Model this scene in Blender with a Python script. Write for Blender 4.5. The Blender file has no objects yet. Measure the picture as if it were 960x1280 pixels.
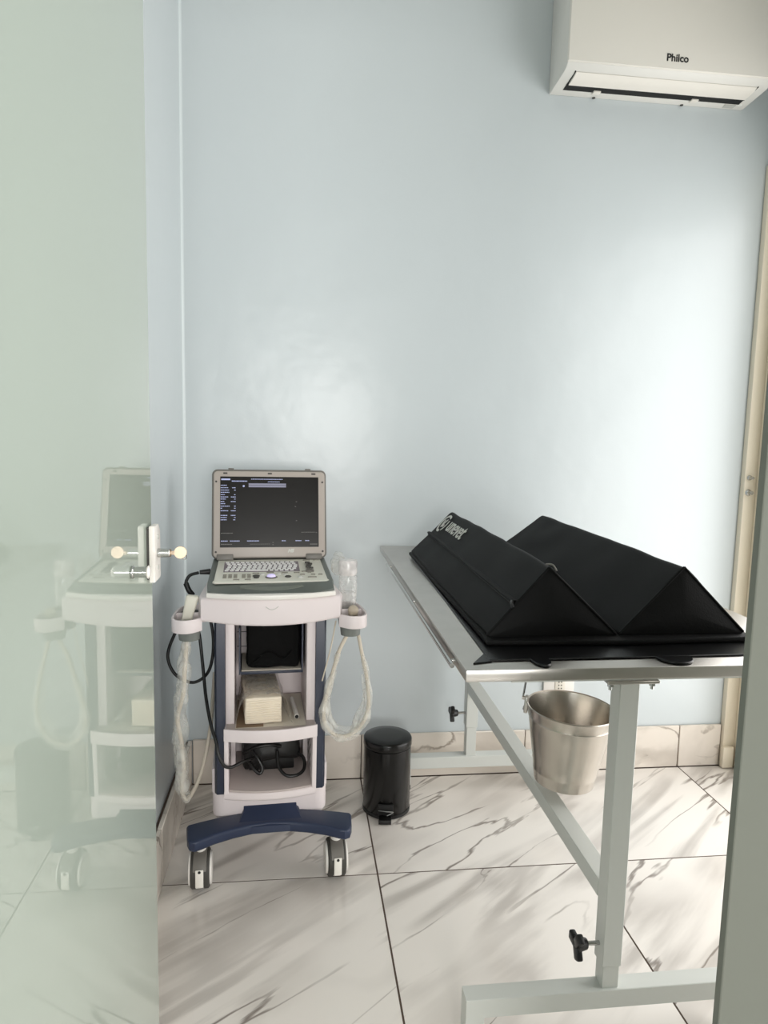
import bpy, bmesh, math, random
from mathutils import Vector, Matrix, Euler
random.seed(7)
S = bpy.context.scene
COL = S.collection
PI = math.pi
R = math.radians

# ------------------------------------------------------------------ camera
F_PX = 887.0
PITCH, ROLL, YAW = R(6.782), R(1.321), R(7.02)
CAM = Vector((0, 0, 1.25))
fw = Vector((math.sin(YAW)*math.cos(PITCH), math.cos(YAW)*math.cos(PITCH), -math.sin(PITCH)))
r0 = Vector((math.cos(YAW), -math.sin(YAW), 0)); u0 = r0.cross(fw)
rt = math.cos(ROLL)*r0 + math.sin(ROLL)*u0
up = -math.sin(ROLL)*r0 + math.cos(ROLL)*u0
cd = bpy.data.cameras.new('camera'); cam = bpy.data.objects.new('camera', cd); COL.objects.link(cam)
M = Matrix.Identity(4)
for i in range(3):
    M[i][0], M[i][1], M[i][2], M[i][3] = rt[i], up[i], -fw[i], CAM[i]
cam.matrix_world = M
cd.sensor_fit = 'VERTICAL'; cd.sensor_height = 36; cd.lens = F_PX/1280*36; cd.clip_start = .02
S.camera = cam

# ------------------------------------------------------------------ light
W = bpy.data.worlds.new('world'); S.world = W; W.use_nodes = True
W.node_tree.nodes['Background'].inputs[0].default_value = (.85, .93, 1, 1)
W.node_tree.nodes['Background'].inputs[1].default_value = .6

def area(name, loc, direction, sx, sy, power, color):
    l = bpy.data.lights.new(name, 'AREA'); l.shape = 'RECTANGLE'; l.size = sx; l.size_y = sy
    l.energy = power; l.color = color
    o = bpy.data.objects.new(name, l); COL.objects.link(o); o.location = loc
    o.rotation_euler = Vector(direction).to_track_quat('-Z', 'Y').to_euler()
    return o
# daylight entering by the doorway in the right wall, and by the hall window behind the camera
area('daylight_doorway', (1.69, 1.46, 1.09), (-1, 0, 0), 1.5, 2.05, 31, (1, .975, .94))
area('daylight_hall_window', (.42, -2.02, 1.25), (0, 1, 0), 1.0, .8, 56, (1, .98, .95))

S.view_settings.view_transform = 'Standard'; S.view_settings.look = 'None'
S.view_settings.exposure = 0.1; S.view_settings.gamma = 1; S.view_settings.use_curve_mapping = False

# ------------------------------------------------------------------ materials
def lin(c):
    return tuple(((v/255)/12.92 if v/255 <= .04045 else ((v/255+.055)/1.055)**2.4) for v in c) + (1,)
MATS = {}
def mat(name, rgb, rough=.5, metal=0.0, spec=.5, bump=0.0, bscale=200, coat=0.0, alpha=1.0, emit=None, var=0.0, vscale=8, trans=0.0):
    if name in MATS: return MATS[name]
    m = bpy.data.materials.new(name); m.use_nodes = True; MATS[name] = m
    nt = m.node_tree; b = nt.nodes['Principled BSDF']
    c = lin(rgb)
    b.inputs['Base Color'].default_value = c
    b.inputs['Roughness'].default_value = rough; b.inputs['Metallic'].default_value = metal
    b.inputs['Specular IOR Level'].default_value = spec
    b.inputs['Coat Weight'].default_value = coat; b.inputs['Coat Roughness'].default_value = .08
    b.inputs['Alpha'].default_value = alpha
    b.inputs['Transmission Weight'].default_value = trans
    if emit:
        b.inputs['Emission Color'].default_value = lin(emit[0]); b.inputs['Emission Strength'].default_value = emit[1]
    if bump or var:
        tc = nt.nodes.new('ShaderNodeTexCoord')
        n = nt.nodes.new('ShaderNodeTexNoise'); n.inputs['Scale'].default_value = bscale; n.inputs['Detail'].default_value = 3
        nt.links.new(tc.outputs['Object'], n.inputs['Vector'])
        if bump:
            bp = nt.nodes.new('ShaderNodeBump'); bp.inputs['Strength'].default_value = bump; bp.inputs['Distance'].default_value = .002
            nt.links.new(n.outputs['Fac'], bp.inputs['Height']); nt.links.new(bp.outputs['Normal'], b.inputs['Normal'])
        if var:
            n2 = nt.nodes.new('ShaderNodeTexNoise'); n2.inputs['Scale'].default_value = vscale; n2.inputs['Detail'].default_value = 5
            nt.links.new(tc.outputs['Object'], n2.inputs['Vector'])
            mx = nt.nodes.new('ShaderNodeMix'); mx.data_type = 'RGBA'
            mx.inputs[6].default_value = tuple(v*(1-var) for v in c[:3])+(1,)
            mx.inputs[7].default_value = tuple(min(1, v*(1+var)) for v in c[:3])+(1,)
            nt.links.new(n2.outputs['Fac'], mx.inputs[0]); nt.links.new(mx.outputs[2], b.inputs['Base Color'])
    return m

def wall_paint(name, rgb, rough=.33):
    m = mat(name, rgb, rough, spec=.5)
    nt = m.node_tree; b = nt.nodes['Principled BSDF']
    g = nt.nodes.new('ShaderNodeNewGeometry')
    n = nt.nodes.new('ShaderNodeTexNoise'); n.inputs['Scale'].default_value = 4.0; n.inputs['Detail'].default_value = 3
    n2 = nt.nodes.new('ShaderNodeTexNoise'); n2.inputs['Scale'].default_value = 160; n2.inputs['Detail'].default_value = 2
    nt.links.new(g.outputs['Position'], n.inputs['Vector']); nt.links.new(g.outputs['Position'], n2.inputs['Vector'])
    b1 = nt.nodes.new('ShaderNodeBump'); b1.inputs['Strength'].default_value = .5; b1.inputs['Distance'].default_value = .012
    b2 = nt.nodes.new('ShaderNodeBump'); b2.inputs['Strength'].default_value = .12; b2.inputs['Distance'].default_value = .001
    nt.links.new(n.outputs['Fac'], b1.inputs['Height']); nt.links.new(n2.outputs['Fac'], b2.inputs['Height'])
    nt.links.new(b1.outputs['Normal'], b2.inputs['Normal']); nt.links.new(b2.outputs['Normal'], b.inputs['Normal'])
    return m

def marble(name, base, vein, rough=.12, ang=-.65):
    m = mat(name, base, rough, spec=.5); nt = m.node_tree; b = nt.nodes['Principled BSDF']
    N = nt.nodes.new; Lk = nt.links.new
    g = N('ShaderNodeNewGeometry'); oi = N('ShaderNodeObjectInfo')
    mul = N('ShaderNodeMath'); mul.operation = 'MULTIPLY'; mul.inputs[1].default_value = 31.0; Lk(oi.outputs['Random'], mul.inputs[0])
    cb = N('ShaderNodeCombineXYZ'); Lk(mul.outputs[0], cb.inputs[0]); Lk(mul.outputs[0], cb.inputs[1]); Lk(mul.outputs[0], cb.inputs[2])
    ad = N('ShaderNodeVectorMath'); ad.operation = 'ADD'; Lk(g.outputs['Position'], ad.inputs[0]); Lk(cb.outputs[0], ad.inputs[1])
    rot = N('ShaderNodeVectorRotate'); rot.inputs['Angle'].default_value = ang; Lk(ad.outputs[0], rot.inputs['Vector'])
    mp = N('ShaderNodeMapping'); mp.inputs['Scale'].default_value = (.42, 2.6, 1.5); Lk(rot.outputs[0], mp.inputs['Vector'])
    def vein_layer(scale, width, detail, dist, gate_scale, lo, hi):
        n = N('ShaderNodeTexNoise'); n.inputs['Scale'].default_value = scale; n.inputs['Detail'].default_value = detail
        n.inputs['Roughness'].default_value = .48; n.inputs['Distortion'].default_value = dist; Lk(mp.outputs[0], n.inputs['Vector'])
        s = N('ShaderNodeMath'); s.operation = 'SUBTRACT'; s.inputs[1].default_value = .5; Lk(n.outputs['Fac'], s.inputs[0])
        a = N('ShaderNodeMath'); a.operation = 'ABSOLUTE'; Lk(s.outputs[0], a.inputs[0])
        r = N('ShaderNodeMapRange'); r.inputs['From Min'].default_value = 0; r.inputs['From Max'].default_value = width
        r.inputs['To Min'].default_value = 1; r.inputs['To Max'].default_value = 0; r.interpolation_type = 'SMOOTHSTEP'; Lk(a.outputs[0], r.inputs[0])
        g2 = N('ShaderNodeTexNoise'); g2.inputs['Scale'].default_value = gate_scale; g2.inputs['Detail'].default_value = 2; Lk(ad.outputs[0], g2.inputs['Vector'])
        gr = N('ShaderNodeMapRange'); gr.inputs['From Min'].default_value = lo; gr.inputs['From Max'].default_value = hi; Lk(g2.outputs['Fac'], gr.inputs[0])
        o = N('ShaderNodeMath'); o.operation = 'MULTIPLY'; Lk(r.outputs[0], o.inputs[0]); Lk(gr.outputs[0], o.inputs[1])
        return o
    v1 = vein_layer(2.2, .016, 5, .35, 3.0, .38, .58)
    v2 = vein_layer(1.7, .085, 6, .45, 2.4, .36, .60)
    k2 = N('ShaderNodeMath'); k2.operation = 'MULTIPLY'; k2.inputs[1].default_value = .48; Lk(v2.outputs[0], k2.inputs[0])
    k1 = N('ShaderNodeMath'); k1.operation = 'MULTIPLY'; k1.inputs[1].default_value = .88; Lk(v1.outputs[0], k1.inputs[0])
    mxm = N('ShaderNodeMath'); mxm.operation = 'MAXIMUM'; Lk(k1.outputs[0], mxm.inputs[0]); Lk(k2.outputs[0], mxm.inputs[1])
    mx = N('ShaderNodeMix'); mx.data_type = 'RGBA'; mx.inputs[6].default_value = lin(base); mx.inputs[7].default_value = lin(vein)
    Lk(mxm.outputs[0], mx.inputs[0]); Lk(mx.outputs[2], b.inputs['Base Color'])
    return m

def film(name, rgb, opacity, rough=.25):
    """thin translucent plastic: part clear, part milky, with a soft gloss"""
    if name in MATS: return MATS[name]
    m = bpy.data.materials.new(name); m.use_nodes = True; MATS[name] = m
    nt = m.node_tree; b = nt.nodes['Principled BSDF']; out = nt.nodes['Material Output']
    b.inputs['Base Color'].default_value = lin(rgb); b.inputs['Roughness'].default_value = rough
    b.inputs['Specular IOR Level'].default_value = .8
    t = nt.nodes.new('ShaderNodeBsdfTransparent'); mx = nt.nodes.new('ShaderNodeMixShader')
    tc = nt.nodes.new('ShaderNodeTexCoord'); n = nt.nodes.new('ShaderNodeTexNoise'); n.inputs['Scale'].default_value = 26; n.inputs['Detail'].default_value = 2
    nt.links.new(tc.outputs['Object'], n.inputs['Vector'])
    r = nt.nodes.new('ShaderNodeMapRange'); r.inputs['From Min'].default_value = .35; r.inputs['From Max'].default_value = .68
    r.inputs['To Min'].default_value = opacity*.5; r.inputs['To Max'].default_value = min(1, opacity*1.6)
    nt.links.new(n.outputs['Fac'], r.inputs[0]); nt.links.new(r.outputs[0], mx.inputs[0])
    bp = nt.nodes.new('ShaderNodeBump'); bp.inputs['Strength'].default_value = .5; bp.inputs['Distance'].default_value = .004
    nt.links.new(n.outputs['Fac'], bp.inputs['Height']); nt.links.new(bp.outputs['Normal'], b.inputs['Normal'])
    nt.links.new(t.outputs[0], mx.inputs[1]); nt.links.new(b.outputs[0], mx.inputs[2]); nt.links.new(mx.outputs[0], out.inputs[0])
    return m

def frosted(name, rgb, translucent=.35, rough=.0, ior=1.5):
    if name in MATS: return MATS[name]
    m = bpy.data.materials.new(name); m.use_nodes = True; MATS[name] = m
    nt = m.node_tree; out = nt.nodes['Material Output']; nt.nodes.remove(nt.nodes['Principled BSDF'])
    d = nt.nodes.new('ShaderNodeBsdfDiffuse'); d.inputs[0].default_value = lin(rgb)
    t = nt.nodes.new('ShaderNodeBsdfTranslucent'); t.inputs[0].default_value = lin(rgb)
    g = nt.nodes.new('ShaderNodeBsdfGlossy'); g.inputs['Roughness'].default_value = rough; g.inputs[0].default_value = (1, 1, 1, 1)
    m1 = nt.nodes.new('ShaderNodeMixShader'); m1.inputs[0].default_value = translucent
    nt.links.new(d.outputs[0], m1.inputs[1]); nt.links.new(t.outputs[0], m1.inputs[2])
    fr = nt.nodes.new('ShaderNodeFresnel'); fr.inputs[0].default_value = ior
    m2 = nt.nodes.new('ShaderNodeMixShader'); nt.links.new(fr.outputs[0], m2.inputs[0])
    nt.links.new(m1.outputs[0], m2.inputs[1]); nt.links.new(g.outputs[0], m2.inputs[2]); nt.links.new(m2.outputs[0], out.inputs[0])
    return m

# ------------------------------------------------------------------ mesh helpers (each returns a bmesh)
def rbox(x0, x1, y0, y1, z0, z1, bev=0.0, seg=2):
    bm = bmesh.new(); bmesh.ops.create_cube(bm, size=1)
    for v in bm.verts:
        v.co = Vector(((x0+x1)/2+v.co.x*(x1-x0), (y0+y1)/2+v.co.y*(y1-y0), (z0+z1)/2+v.co.z*(z1-z0)))
    if bev > 0: bmesh.ops.bevel(bm, geom=bm.edges[:], offset=bev, segments=seg, profile=.5, affect='EDGES', clamp_overlap=True)
    return bm
def prism(pts, z0, z1, bev=0.0, seg=2):
    """polygon (x,y) extruded in z"""
    bm = bmesh.new()
    lo = [bm.verts.new((x, y, z0)) for x, y in pts]; hi = [bm.verts.new((x, y, z1)) for x, y in pts]
    n = len(pts)
    caps = [bm.faces.new(lo[::-1]), bm.faces.new(hi)]
    for i in range(n): bm.faces.new((lo[i], lo[(i+1) % n], hi[(i+1) % n], hi[i]))
    bmesh.ops.recalc_face_normals(bm, faces=bm.faces[:])
    if bev > 0:
        es = [e for e in bm.edges if any(f in caps for f in e.link_faces)]
        bmesh.ops.bevel(bm, geom=es, offset=bev, segments=seg, profile=.5, affect='EDGES', clamp_overlap=True)
    return bm
def xf(bm, mtx): bmesh.ops.transform(bm, matrix=mtx, verts=bm.verts[:]); return bm
def yprism(pts, y0, y1, bev=0.0, seg=2):
    """polygon (x,z) extruded in y"""
    return xf(prism([(x, z) for x, z in pts], -y1, -y0, bev, seg), Matrix.Rotation(PI/2, 4, 'X'))
def xprism(pts, x0, x1, bev=0.0, seg=2):
    """polygon (y,z) extruded in x"""
    m = Matrix(((0, 0, 1, 0), (1, 0, 0, 0), (0, 1, 0, 0), (0, 0, 0, 1)))
    return xf(prism(pts, x0, x1, bev, seg), m)
def lathe(prof, seg=32, closed=False):
    bm = bmesh.new(); rings = []
    for r, z in prof:
        if r < 1e-6: rings.append([bm.verts.new((0, 0, z))])
        else: rings.append([bm.verts.new((r*math.cos(2*PI*k/seg), r*math.sin(2*PI*k/seg), z)) for k in range(seg)])
    for a, b in zip(rings, rings[1:]):
        for k in range(seg):
            q = (k+1) % seg
            if len(a) == 1 and len(b) == 1: continue
            if len(a) == 1: bm.faces.new((a[0], b[q], b[k]))
            elif len(b) == 1: bm.faces.new((a[k], a[q], b[0]))
            else: bm.faces.new((a[k], a[q], b[q], b[k]))
    bmesh.ops.recalc_face_normals(bm, faces=bm.faces[:]); return bm
def cyl(p0, p1, r0, r1=None, seg=20, bev=0.0):
    r1 = r0 if r1 is None else r1
    p0 = Vector(p0); p1 = Vector(p1); L = (p1-p0).length
    prof = [(0, 0), (r0, 0), (r1, L), (0, L)] if not bev else [(0, 0), (r0-bev, 0), (r0, bev), (r1, L-bev), (r1-bev, L), (0, L)]
    bm = lathe(prof, seg)
    q = (p1-p0).normalized().to_track_quat('Z', 'Y')
    return xf(bm, Matrix.Translation(p0) @ q.to_matrix().to_4x4())
def smooth_path(pts, n=8):
    P = [Vector(p) for p in pts]; P = [2*P[0]-P[1]] + P + [2*P[-1]-P[-2]]; out = []
    for i in range(1, len(P)-2):
        for k in range(n):
            t = k/n; a, b, c, d = P[i-1:i+3]
            out.append(.5*((2*b) + (c-a)*t + (2*a-5*b+4*c-d)*t*t + (3*b-a-3*c+d)*t**3))
    out.append(P[-2]); return out
def tube(pts, r, seg=10, n=8, closed=False, smooth=True, flat=1.0):
    """r: number or function of t"""
    P = smooth_path(pts, n) if smooth else [Vector(p) for p in pts]
    bm = bmesh.new(); rings = []; N = len(P)
    t0 = (P[1]-P[0]).normalized(); ref = Vector((0, 0, 1)) if abs(t0.z) < .9 else Vector((1, 0, 0))
    u = t0.cross(ref).normalized()
    for i in range(N):
        t = (P[min(i+1, N-1)]-P[max(i-1, 0)]).normalized()
        u = (u - t*u.dot(t)).normalized(); v = t.cross(u)
        rr = r(i/(N-1)) if callable(r) else r
        rings.append([bm.verts.new(P[i]+u*math.cos(2*PI*k/seg)*rr+v*math.sin(2*PI*k/seg)*rr*flat) for k in range(seg)])
    for a, b in zip(rings, rings[1:]):
        for k in range(seg): bm.faces.new((a[k], a[(k+1) % seg], b[(k+1) % seg], b[k]))
    bm.faces.new(rings[0][::-1]); bm.faces.new(rings[-1])
    bmesh.ops.recalc_face_normals(bm, faces=bm.faces[:]); return bm
def join(*bms):
    out = bmesh.new()
    for b in bms:
        me = bpy.data.meshes.new('tmp'); b.to_mesh(me); out.from_mesh(me); bpy.data.meshes.remove(me); b.free()
    return out
def ellipsoid(c, rx, ry, rz, u=20, v=12):
    bm = bmesh.new(); bmesh.ops.create_uvsphere(bm, u_segments=u, v_segments=v, radius=1)
    return xf(bm, Matrix.Translation(c) @ Matrix.Diagonal((rx, ry, rz, 1)))
def jitter(bm, amp, sc=12.0, seed=0):
    from mathutils import noise
    for v in bm.verts:
        d = noise.noise_vector(v.co*sc+Vector((seed*7.3, seed*3.1, seed)))
        v.co += d*amp
    return bm
def subdiv(bm, cuts):
    bmesh.ops.subdivide_edges(bm, edges=bm.edges[:], cuts=cuts, use_grid_fill=True); return bm

def obj(name, bm, m, parent=None, loc=None, rot=None, angle=38):
    for f in bm.faces: f.smooth = True
    for e in bm.edges:
        e.smooth = len(e.link_faces) == 2 and e.calc_face_angle(3) < R(angle)
    me = bpy.data.meshes.new(name); bm.to_mesh(me); bm.free()
    me.materials.append(m)
    o = bpy.data.objects.new(name, me); COL.objects.link(o)
    if parent: o.parent = parent
    if loc: o.location = loc
    if rot: o.rotation_euler = rot
    return o
def tag(o, label, cat, group=None):
    o['label'] = label; o['category'] = cat
    if group: o['group'] = group
    return o
def thing(name, label, cat, loc=(0, 0, 0), rot=(0, 0, 0), group=None):
    o = bpy.data.objects.new(name, None); COL.objects.link(o); o.empty_display_size = .05
    o.location = loc; o.rotation_euler = rot
    return tag(o, label, cat, group)
def struct(name, bm, m, label=None):
    o = obj(name, bm, m); o['kind'] = 'structure'
    if label: o['label'] = label
    return o
def text_bm(txt, size, extrude=.0004, bold=0.0, shear=0.0):
    cu = bpy.data.curves.new('t', 'FONT'); cu.body = txt; cu.size = size; cu.extrude = extrude; cu.offset = bold; cu.shear = shear
    cu.align_x = 'CENTER'; cu.align_y = 'CENTER'
    o = bpy.data.objects.new('t', cu); COL.objects.link(o)
    dg = bpy.context.evaluated_depsgraph_get(); me = bpy.data.meshes.new_from_object(o.evaluated_get(dg))
    bm = bmesh.new(); bm.from_mesh(me); bpy.data.objects.remove(o); bpy.data.curves.remove(cu); bpy.data.meshes.remove(me)
    return bm
def frame_mtx(o, x, y):
    x = Vector(x).normalized(); y = Vector(y).normalized(); z = x.cross(y)
    m = Matrix.Identity(4)
    for i in range(3): m[i][0], m[i][1], m[i][2], m[i][3] = x[i], y[i], z[i], o[i]
    return m

# ------------------------------------------------------------------ palette
PAINT = wall_paint('wall_paint', (202, 209, 211), .30)
CEIL = mat('ceiling_paint', (232, 232, 228), .7)
MARBLE = marble('marble_tile', (236, 230, 223), (122, 111, 103))
MARBLE_B = marble('marble_baseboard', (226, 217, 206), (150, 138, 126), .18, .5)
GROUT = mat('grout', (84, 68, 58), .9, bump=.3)
CREAM = mat('cream_paint', (238, 228, 208), .45, bump=.2)
GLASSD = frosted('frosted_green_glass', (190, 200, 188), .2, 0.0, 1.75)
GLASSP = frosted('frosted_panel_glass', (121, 123, 114), .12, .25, 1.25)
CHROME = mat('chrome', (190, 190, 188), .18, 1.0)
STEEL = mat('brushed_steel', (196, 192, 187), .30, 1.0, var=.1, vscale=20)
ALU = mat('aluminium', (196, 190, 181), .26, 1.0, var=.12, vscale=14)
BRASS = mat('worn_brass', (176, 158, 138), .4, 1.0)
WHITEP = mat('white_plastic', (232, 228, 222), .35)
LOCKW = mat('lock_white', (236, 230, 224), .3)
CARTW = mat('cart_white_plastic', (226, 216, 216), .42)
CARTIN = mat('cart_inner_plastic', (186, 174, 170), .5)
NAVY = mat('navy_plastic', (36, 47, 72), .42, bump=.15, bscale=700)
NAVYD = mat('dark_navy_column', (46, 52, 68), .4)
GREYP = mat('grey_plastic', (112, 116, 112), .45)
DGREY = mat('dark_grey_rubber', (66, 64, 60), .6)
BLACKP = mat('black_plastic', (16, 16, 16), .4)
BLACKG = mat('black_enamel', (7, 7, 7), .22, spec=.4)
BLACKF = mat('black_fabric', (10, 10, 10), .9, bump=.5, bscale=260, spec=.2)
LEATH = mat('black_coated_fabric', (8, 8, 8), .6, bump=.3, bscale=320, spec=.16)
MATB = mat('black_mat_vinyl', (9, 9, 10), .3, spec=.4)
POST = mat('grey_white_enamel', (206, 208, 203), .36, bump=.06, bscale=90)
LAPG = mat('laptop_sage_grey', (98, 103, 98), .42)
LAPB = mat('laptop_bezel_taupe', (176, 166, 158), .42)
LAPD = mat('laptop_dark_taupe', (112, 108, 102), .45)
DECK = mat('laptop_deck_ivory', (216, 214, 202), .45)
KEYW = mat('key_white', (226, 224, 222), .5)
KEYD = mat('key_bed', (128, 118, 124), .6)
SCREEN = mat('screen_glass', (12, 10, 9), .28, spec=.22, emit=((30, 26, 22), .3))
SCRTXT = mat('screen_text', (150, 155, 185), .5, emit=((150, 158, 195), .55))
SCRBAR = mat('screen_bar', (110, 110, 125), .5, emit=((120, 120, 140), .5))
SCRDIM = mat('screen_dim_text', (90, 88, 84), .5, emit=((100, 98, 95), .35))
BALL = mat('trackball', (200, 190, 225), .2, emit=((205, 195, 240), .45))
IVORY = mat('probe_ivory', (222, 218, 204), .4)
BEIGE = mat('probe_beige', (180, 168, 150), .45)
CABLEI = mat('probe_cable_ivory', (206, 196, 180), .5)
FILM = film('plastic_sleeve', (232, 230, 222), .30)
FILMB = film('plastic_bag', (214, 208, 198), .42, .2)
BOTTLE = film('bottle_clear', (232, 230, 226), .32, .12)
PAPER = mat('tissue_paper', (240, 228, 208), .85, bump=.4, bscale=60)
CARD = mat('brown_card', (132, 110, 88), .8)
SHEET = mat('paper_sheet', (214, 206, 192), .8)
ACW = mat('air_conditioner_white', (238, 233, 224), .34)
ACV = mat('air_conditioner_vent', (228, 226, 220), .38)
DARK = mat('dark_slot', (10, 10, 10), .7)
INK = mat('black_print', (24, 24, 24), .6)
WHITEINK = mat('white_print', (205, 205, 198), .6)
STICK = mat('sticker_grey', (196, 196, 190), .5)

# ------------------------------------------------------------------ the room
XL, XR, YB, YH, ZC = -.375, 1.662, 2.412, -2.0, 2.75
YP = .56                                   # glass partition between hall and room
FLOOR = struct('floor', rbox(XL-.1, XR+.6, YH-.1, YB+.1, -.08, -.0009), GROUT)
xj = [XL+.0, .2335-.603, .2335, .8365, 1.4395, 2.0425]
xj = [-.3695, .2335, .8365, 1.4395, 2.0425]
yj = [2.400, 1.852, 1.249, .646, .043, -.56, -1.163, -1.766, -2.0]
for i in range(len(xj)-1):
    for j in range(len(yj)-1):
        x0, x1, y0, y1 = xj[i]+.0024, min(xj[i+1], 1.95)-.0024, yj[j+1]+.0024, yj[j]-.0024
        cx, cy = (x0+x1)/2, (y0+y1)/2
        obj('tile', rbox(x0-cx, x1-cx, y0-cy, y1-cy, -.012, 0), MARBLE, FLOOR, (cx, cy, 0))
struct('ceiling', rbox(XL-.1, XR+.1, YH-.1, YB+.1, ZC, ZC+.1), CEIL)
struct('wall_back', rbox(XL-.1, XR+.1, YB, YB+.1, 0, ZC), PAINT)
struct('wall_left', rbox(XL-.1, XL, YH, YB, 0, ZC), PAINT)
# right wall with the open doorway that lets the daylight in
struct('wall_right', join(rbox(XR, XR+.1, YH, .68, 0, ZC), rbox(XR, XR+.1, 2.24, YB, 0, ZC), rbox(XR, XR+.1, .68, 2.24, 2.14, ZC)), PAINT)
# hall wall behind the camera, with its window opening
struct('wall_front', join(rbox(XL, -.08, YH-.1, YH, 0, ZC), rbox(.92, XR, YH-.1, YH, 0, ZC), rbox(-.08, .92, YH-.1, YH, 0, .84), rbox(-.08, .92, YH-.1, YH, 1.66, ZC)), PAINT)
struct('wall_front_header', rbox(XL, XR, YP-.03, YP+.03, 2.13, ZC), PAINT)
# caulked rounded corner
cor = [(0, 0)] + [(.008-.008*math.sin(a*PI/12), .008-.008*math.cos(a*PI/12)) for a in range(0, 7)]
struct('trim_1', prism([(XL+x, YB-y) for x, y in cor], .16, ZC), mat('corner_caulk', (214, 222, 223), .3))
# baseboards of marble cut tiles
def baseboard(name, pieces, axis):
    root = struct(name, rbox(*pieces[0]), GROUT)
    for p in pieces[1:]:
        c = [(p[0]+p[1])/2, (p[2]+p[3])/2]
        obj('baseboard_tile', rbox(p[0]-c[0], p[1]-c[0], p[2]-c[1], p[3]-c[1], p[4], p[5], .002, 1), MARBLE_B, root, (c[0], c[1], 0))
    return root
BH = .163
baseboard('baseboard_back', [(XL+.022, 1.603, YB-.008, YB-.001, .001, BH-.004)] +
          [(a+.0015, b-.0015, YB-.0125, YB-.003, .002, BH) for a, b in ((XL+.022, .2335), (.2335, .835), (.835, 1.4355), (1.4355, 1.6035))], 'x')
baseboard('baseboard_left', [(XL+.001, XL+.012, YP+.05, YB-.014, .001, BH-.004)] +
          [(XL+.008, XL+.021, a+.0015, b-.0015, .002, BH) for a, b in ((.61, 1.249), (1.249, 1.852), (1.852, YB-.013))], 'y')

# glass partition: the fixed panel on the right and the door leaf swung open on the left
pn = struct('window_1', rbox(.392, XR-.002, YP-.005, YP+.005, .004, 2.128, .001, 1), GLASSP, 'fixed frosted grey green glass panel at the right edge')
XG = -.2375
door = struct('door_1', rbox(XG-.010, XG, YP-.10, 1.191, .012, 2.11, .0008, 1), GLASSD, 'pale green frosted glass door leaf swung open, mirroring the cart')
# lock plates, cylinder, knob
def plate(x0, x1):
    pts = [(1.150, .995), (1.191, .995), (1.1945, .999), (1.1945, 1.074), (1.182, 1.086), (1.150, 1.086)]
    return xprism(pts, x0, x1, .0022, 2)
obj('lock_plate', plate(XG+.0035, XG+.0135), LOCKW, door)
obj('lock_plate', plate(XG-.0235, XG-.0135), LOCKW, door)
obj('lock_gap_shade', rbox(XG-.0138, XG+.0038, 1.153, 1.1915, .999, 1.082), DGREY, door)  # dark block standing in for the shadow between lock plates and glass
lc = obj('lock_cylinder', cyl((XG+.013, 1.170, 1.040), (XG+.033, 1.170, 1.040), .0075, .0070, 24, .001), CHROME, door)
obj('cylinder_face', cyl((XG+.033, 1.170, 1.040), (XG+.0345, 1.170, 1.040), .0062, .006, 24), BRASS, lc)
for zz in (1.066, 1.016):
    obj('screw', cyl((XG+.0134, 1.172, zz), (XG+.0148, 1.172, zz), .0042, .0036, 14), STICK, door)
kb = obj('door_knob', join(cyl((XG, 1.045, 1.034), (XG+.004, 1.045, 1.034), .0095, .0095, 24, .001), cyl((XG+.004, 1.045, 1.034), (XG+.022, 1.045, 1.034), .0075, .0085, 24)), CHROME, door)
obj('knob_cap', cyl((XG+.022, 1.045, 1.034), (XG+.027, 1.045, 1.034), .0098, .008, 24, .002), LOCKW, kb)
obj('hinge', rbox(XG-.025, XG+.015, YP-.03, YP+.03, .0125, .07, .003), CHROME, door)
obj('hinge', rbox(XG-.025, XG+.015, YP-.03, YP+.03, 2.06, 2.1095, .003), CHROME, door)
k = thing('key', 'small round brass key stuck in the glass door lock', 'key', (XG+.0345, 1.170, 1.040))
kbow = lathe([(0, -.0009), (.0098, -.0009), (.0103, 0), (.0098, .0009), (0, .0009)], 24)
xf(kbow, Matrix.Translation((.0148, 0, .0005)) @ Matrix.Rotation(R(80), 4, 'X'))
obj('bow', kbow, BRASS, k)
obj('blade', rbox(.0, .006, -.001, .001, -.003, .003), BRASS, k)
obj('key_ring', tube([(.0205+.004*math.cos(a), .001, -.0065+.005*math.sin(a)) for a in [i*2*PI/12 for i in range(13)]], .0006, 6, 2), CHROME, k)

# cream door frame in the far right corner, with latch pins
d2 = struct('door_2', join(rbox(1.605, XR-.001, 2.386, YB-.001, .0, 2.18, .002), rbox(XR-.012, XR-.001, .61, 2.386, 2.142, 2.20, .002), rbox(XR-.012, XR-.001, .61, .678, 0, 2.142, .002), rbox(XR-.012, XR-.001, 2.242, 2.386, 0, 2.142, .002)), CREAM, 'cream painted door frame in the far right corner')
for zz, rr in ((1.100, .010), (1.046, .013)):
    obj('latch_pin', join(cyl((1.622, 2.376, zz), (1.622, 2.387, zz), rr*.8, rr, 16, .002), cyl((1.622, 2.362, zz), (1.622, 2.377, zz), rr*.55, rr*.6, 12, .001), cyl((1.606, 2.369, zz), (1.624, 2.369, zz), .0045, seg=10)), CHROME, d2)
obj('strike_block', rbox(1.598, 1.640, 2.368, 2.386, .005, .085, .002), CREAM, d2)

# wall socket
so = thing('wall_socket', 'white wall socket low on the back wall behind the bucket', 'wall socket', (.955, YB, .325))
obj('plate', rbox(-.058, .058, -.009, -.0005, -.038, .05, .003), WHITEP, so)
obj('socket', rbox(-.016, .022, -.0115, -.0085, -.02, .03, .002), mat('socket_ivory', (222, 216, 204), .4), so)
obj('holes', join(*[cyl((-.002+.01*i, -.0113, zz), (-.002+.01*i, -.0122, zz), .0023, seg=10) for i in (0, 1) for zz in (-.006, .006, .018)]), DARK, so)
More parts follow.
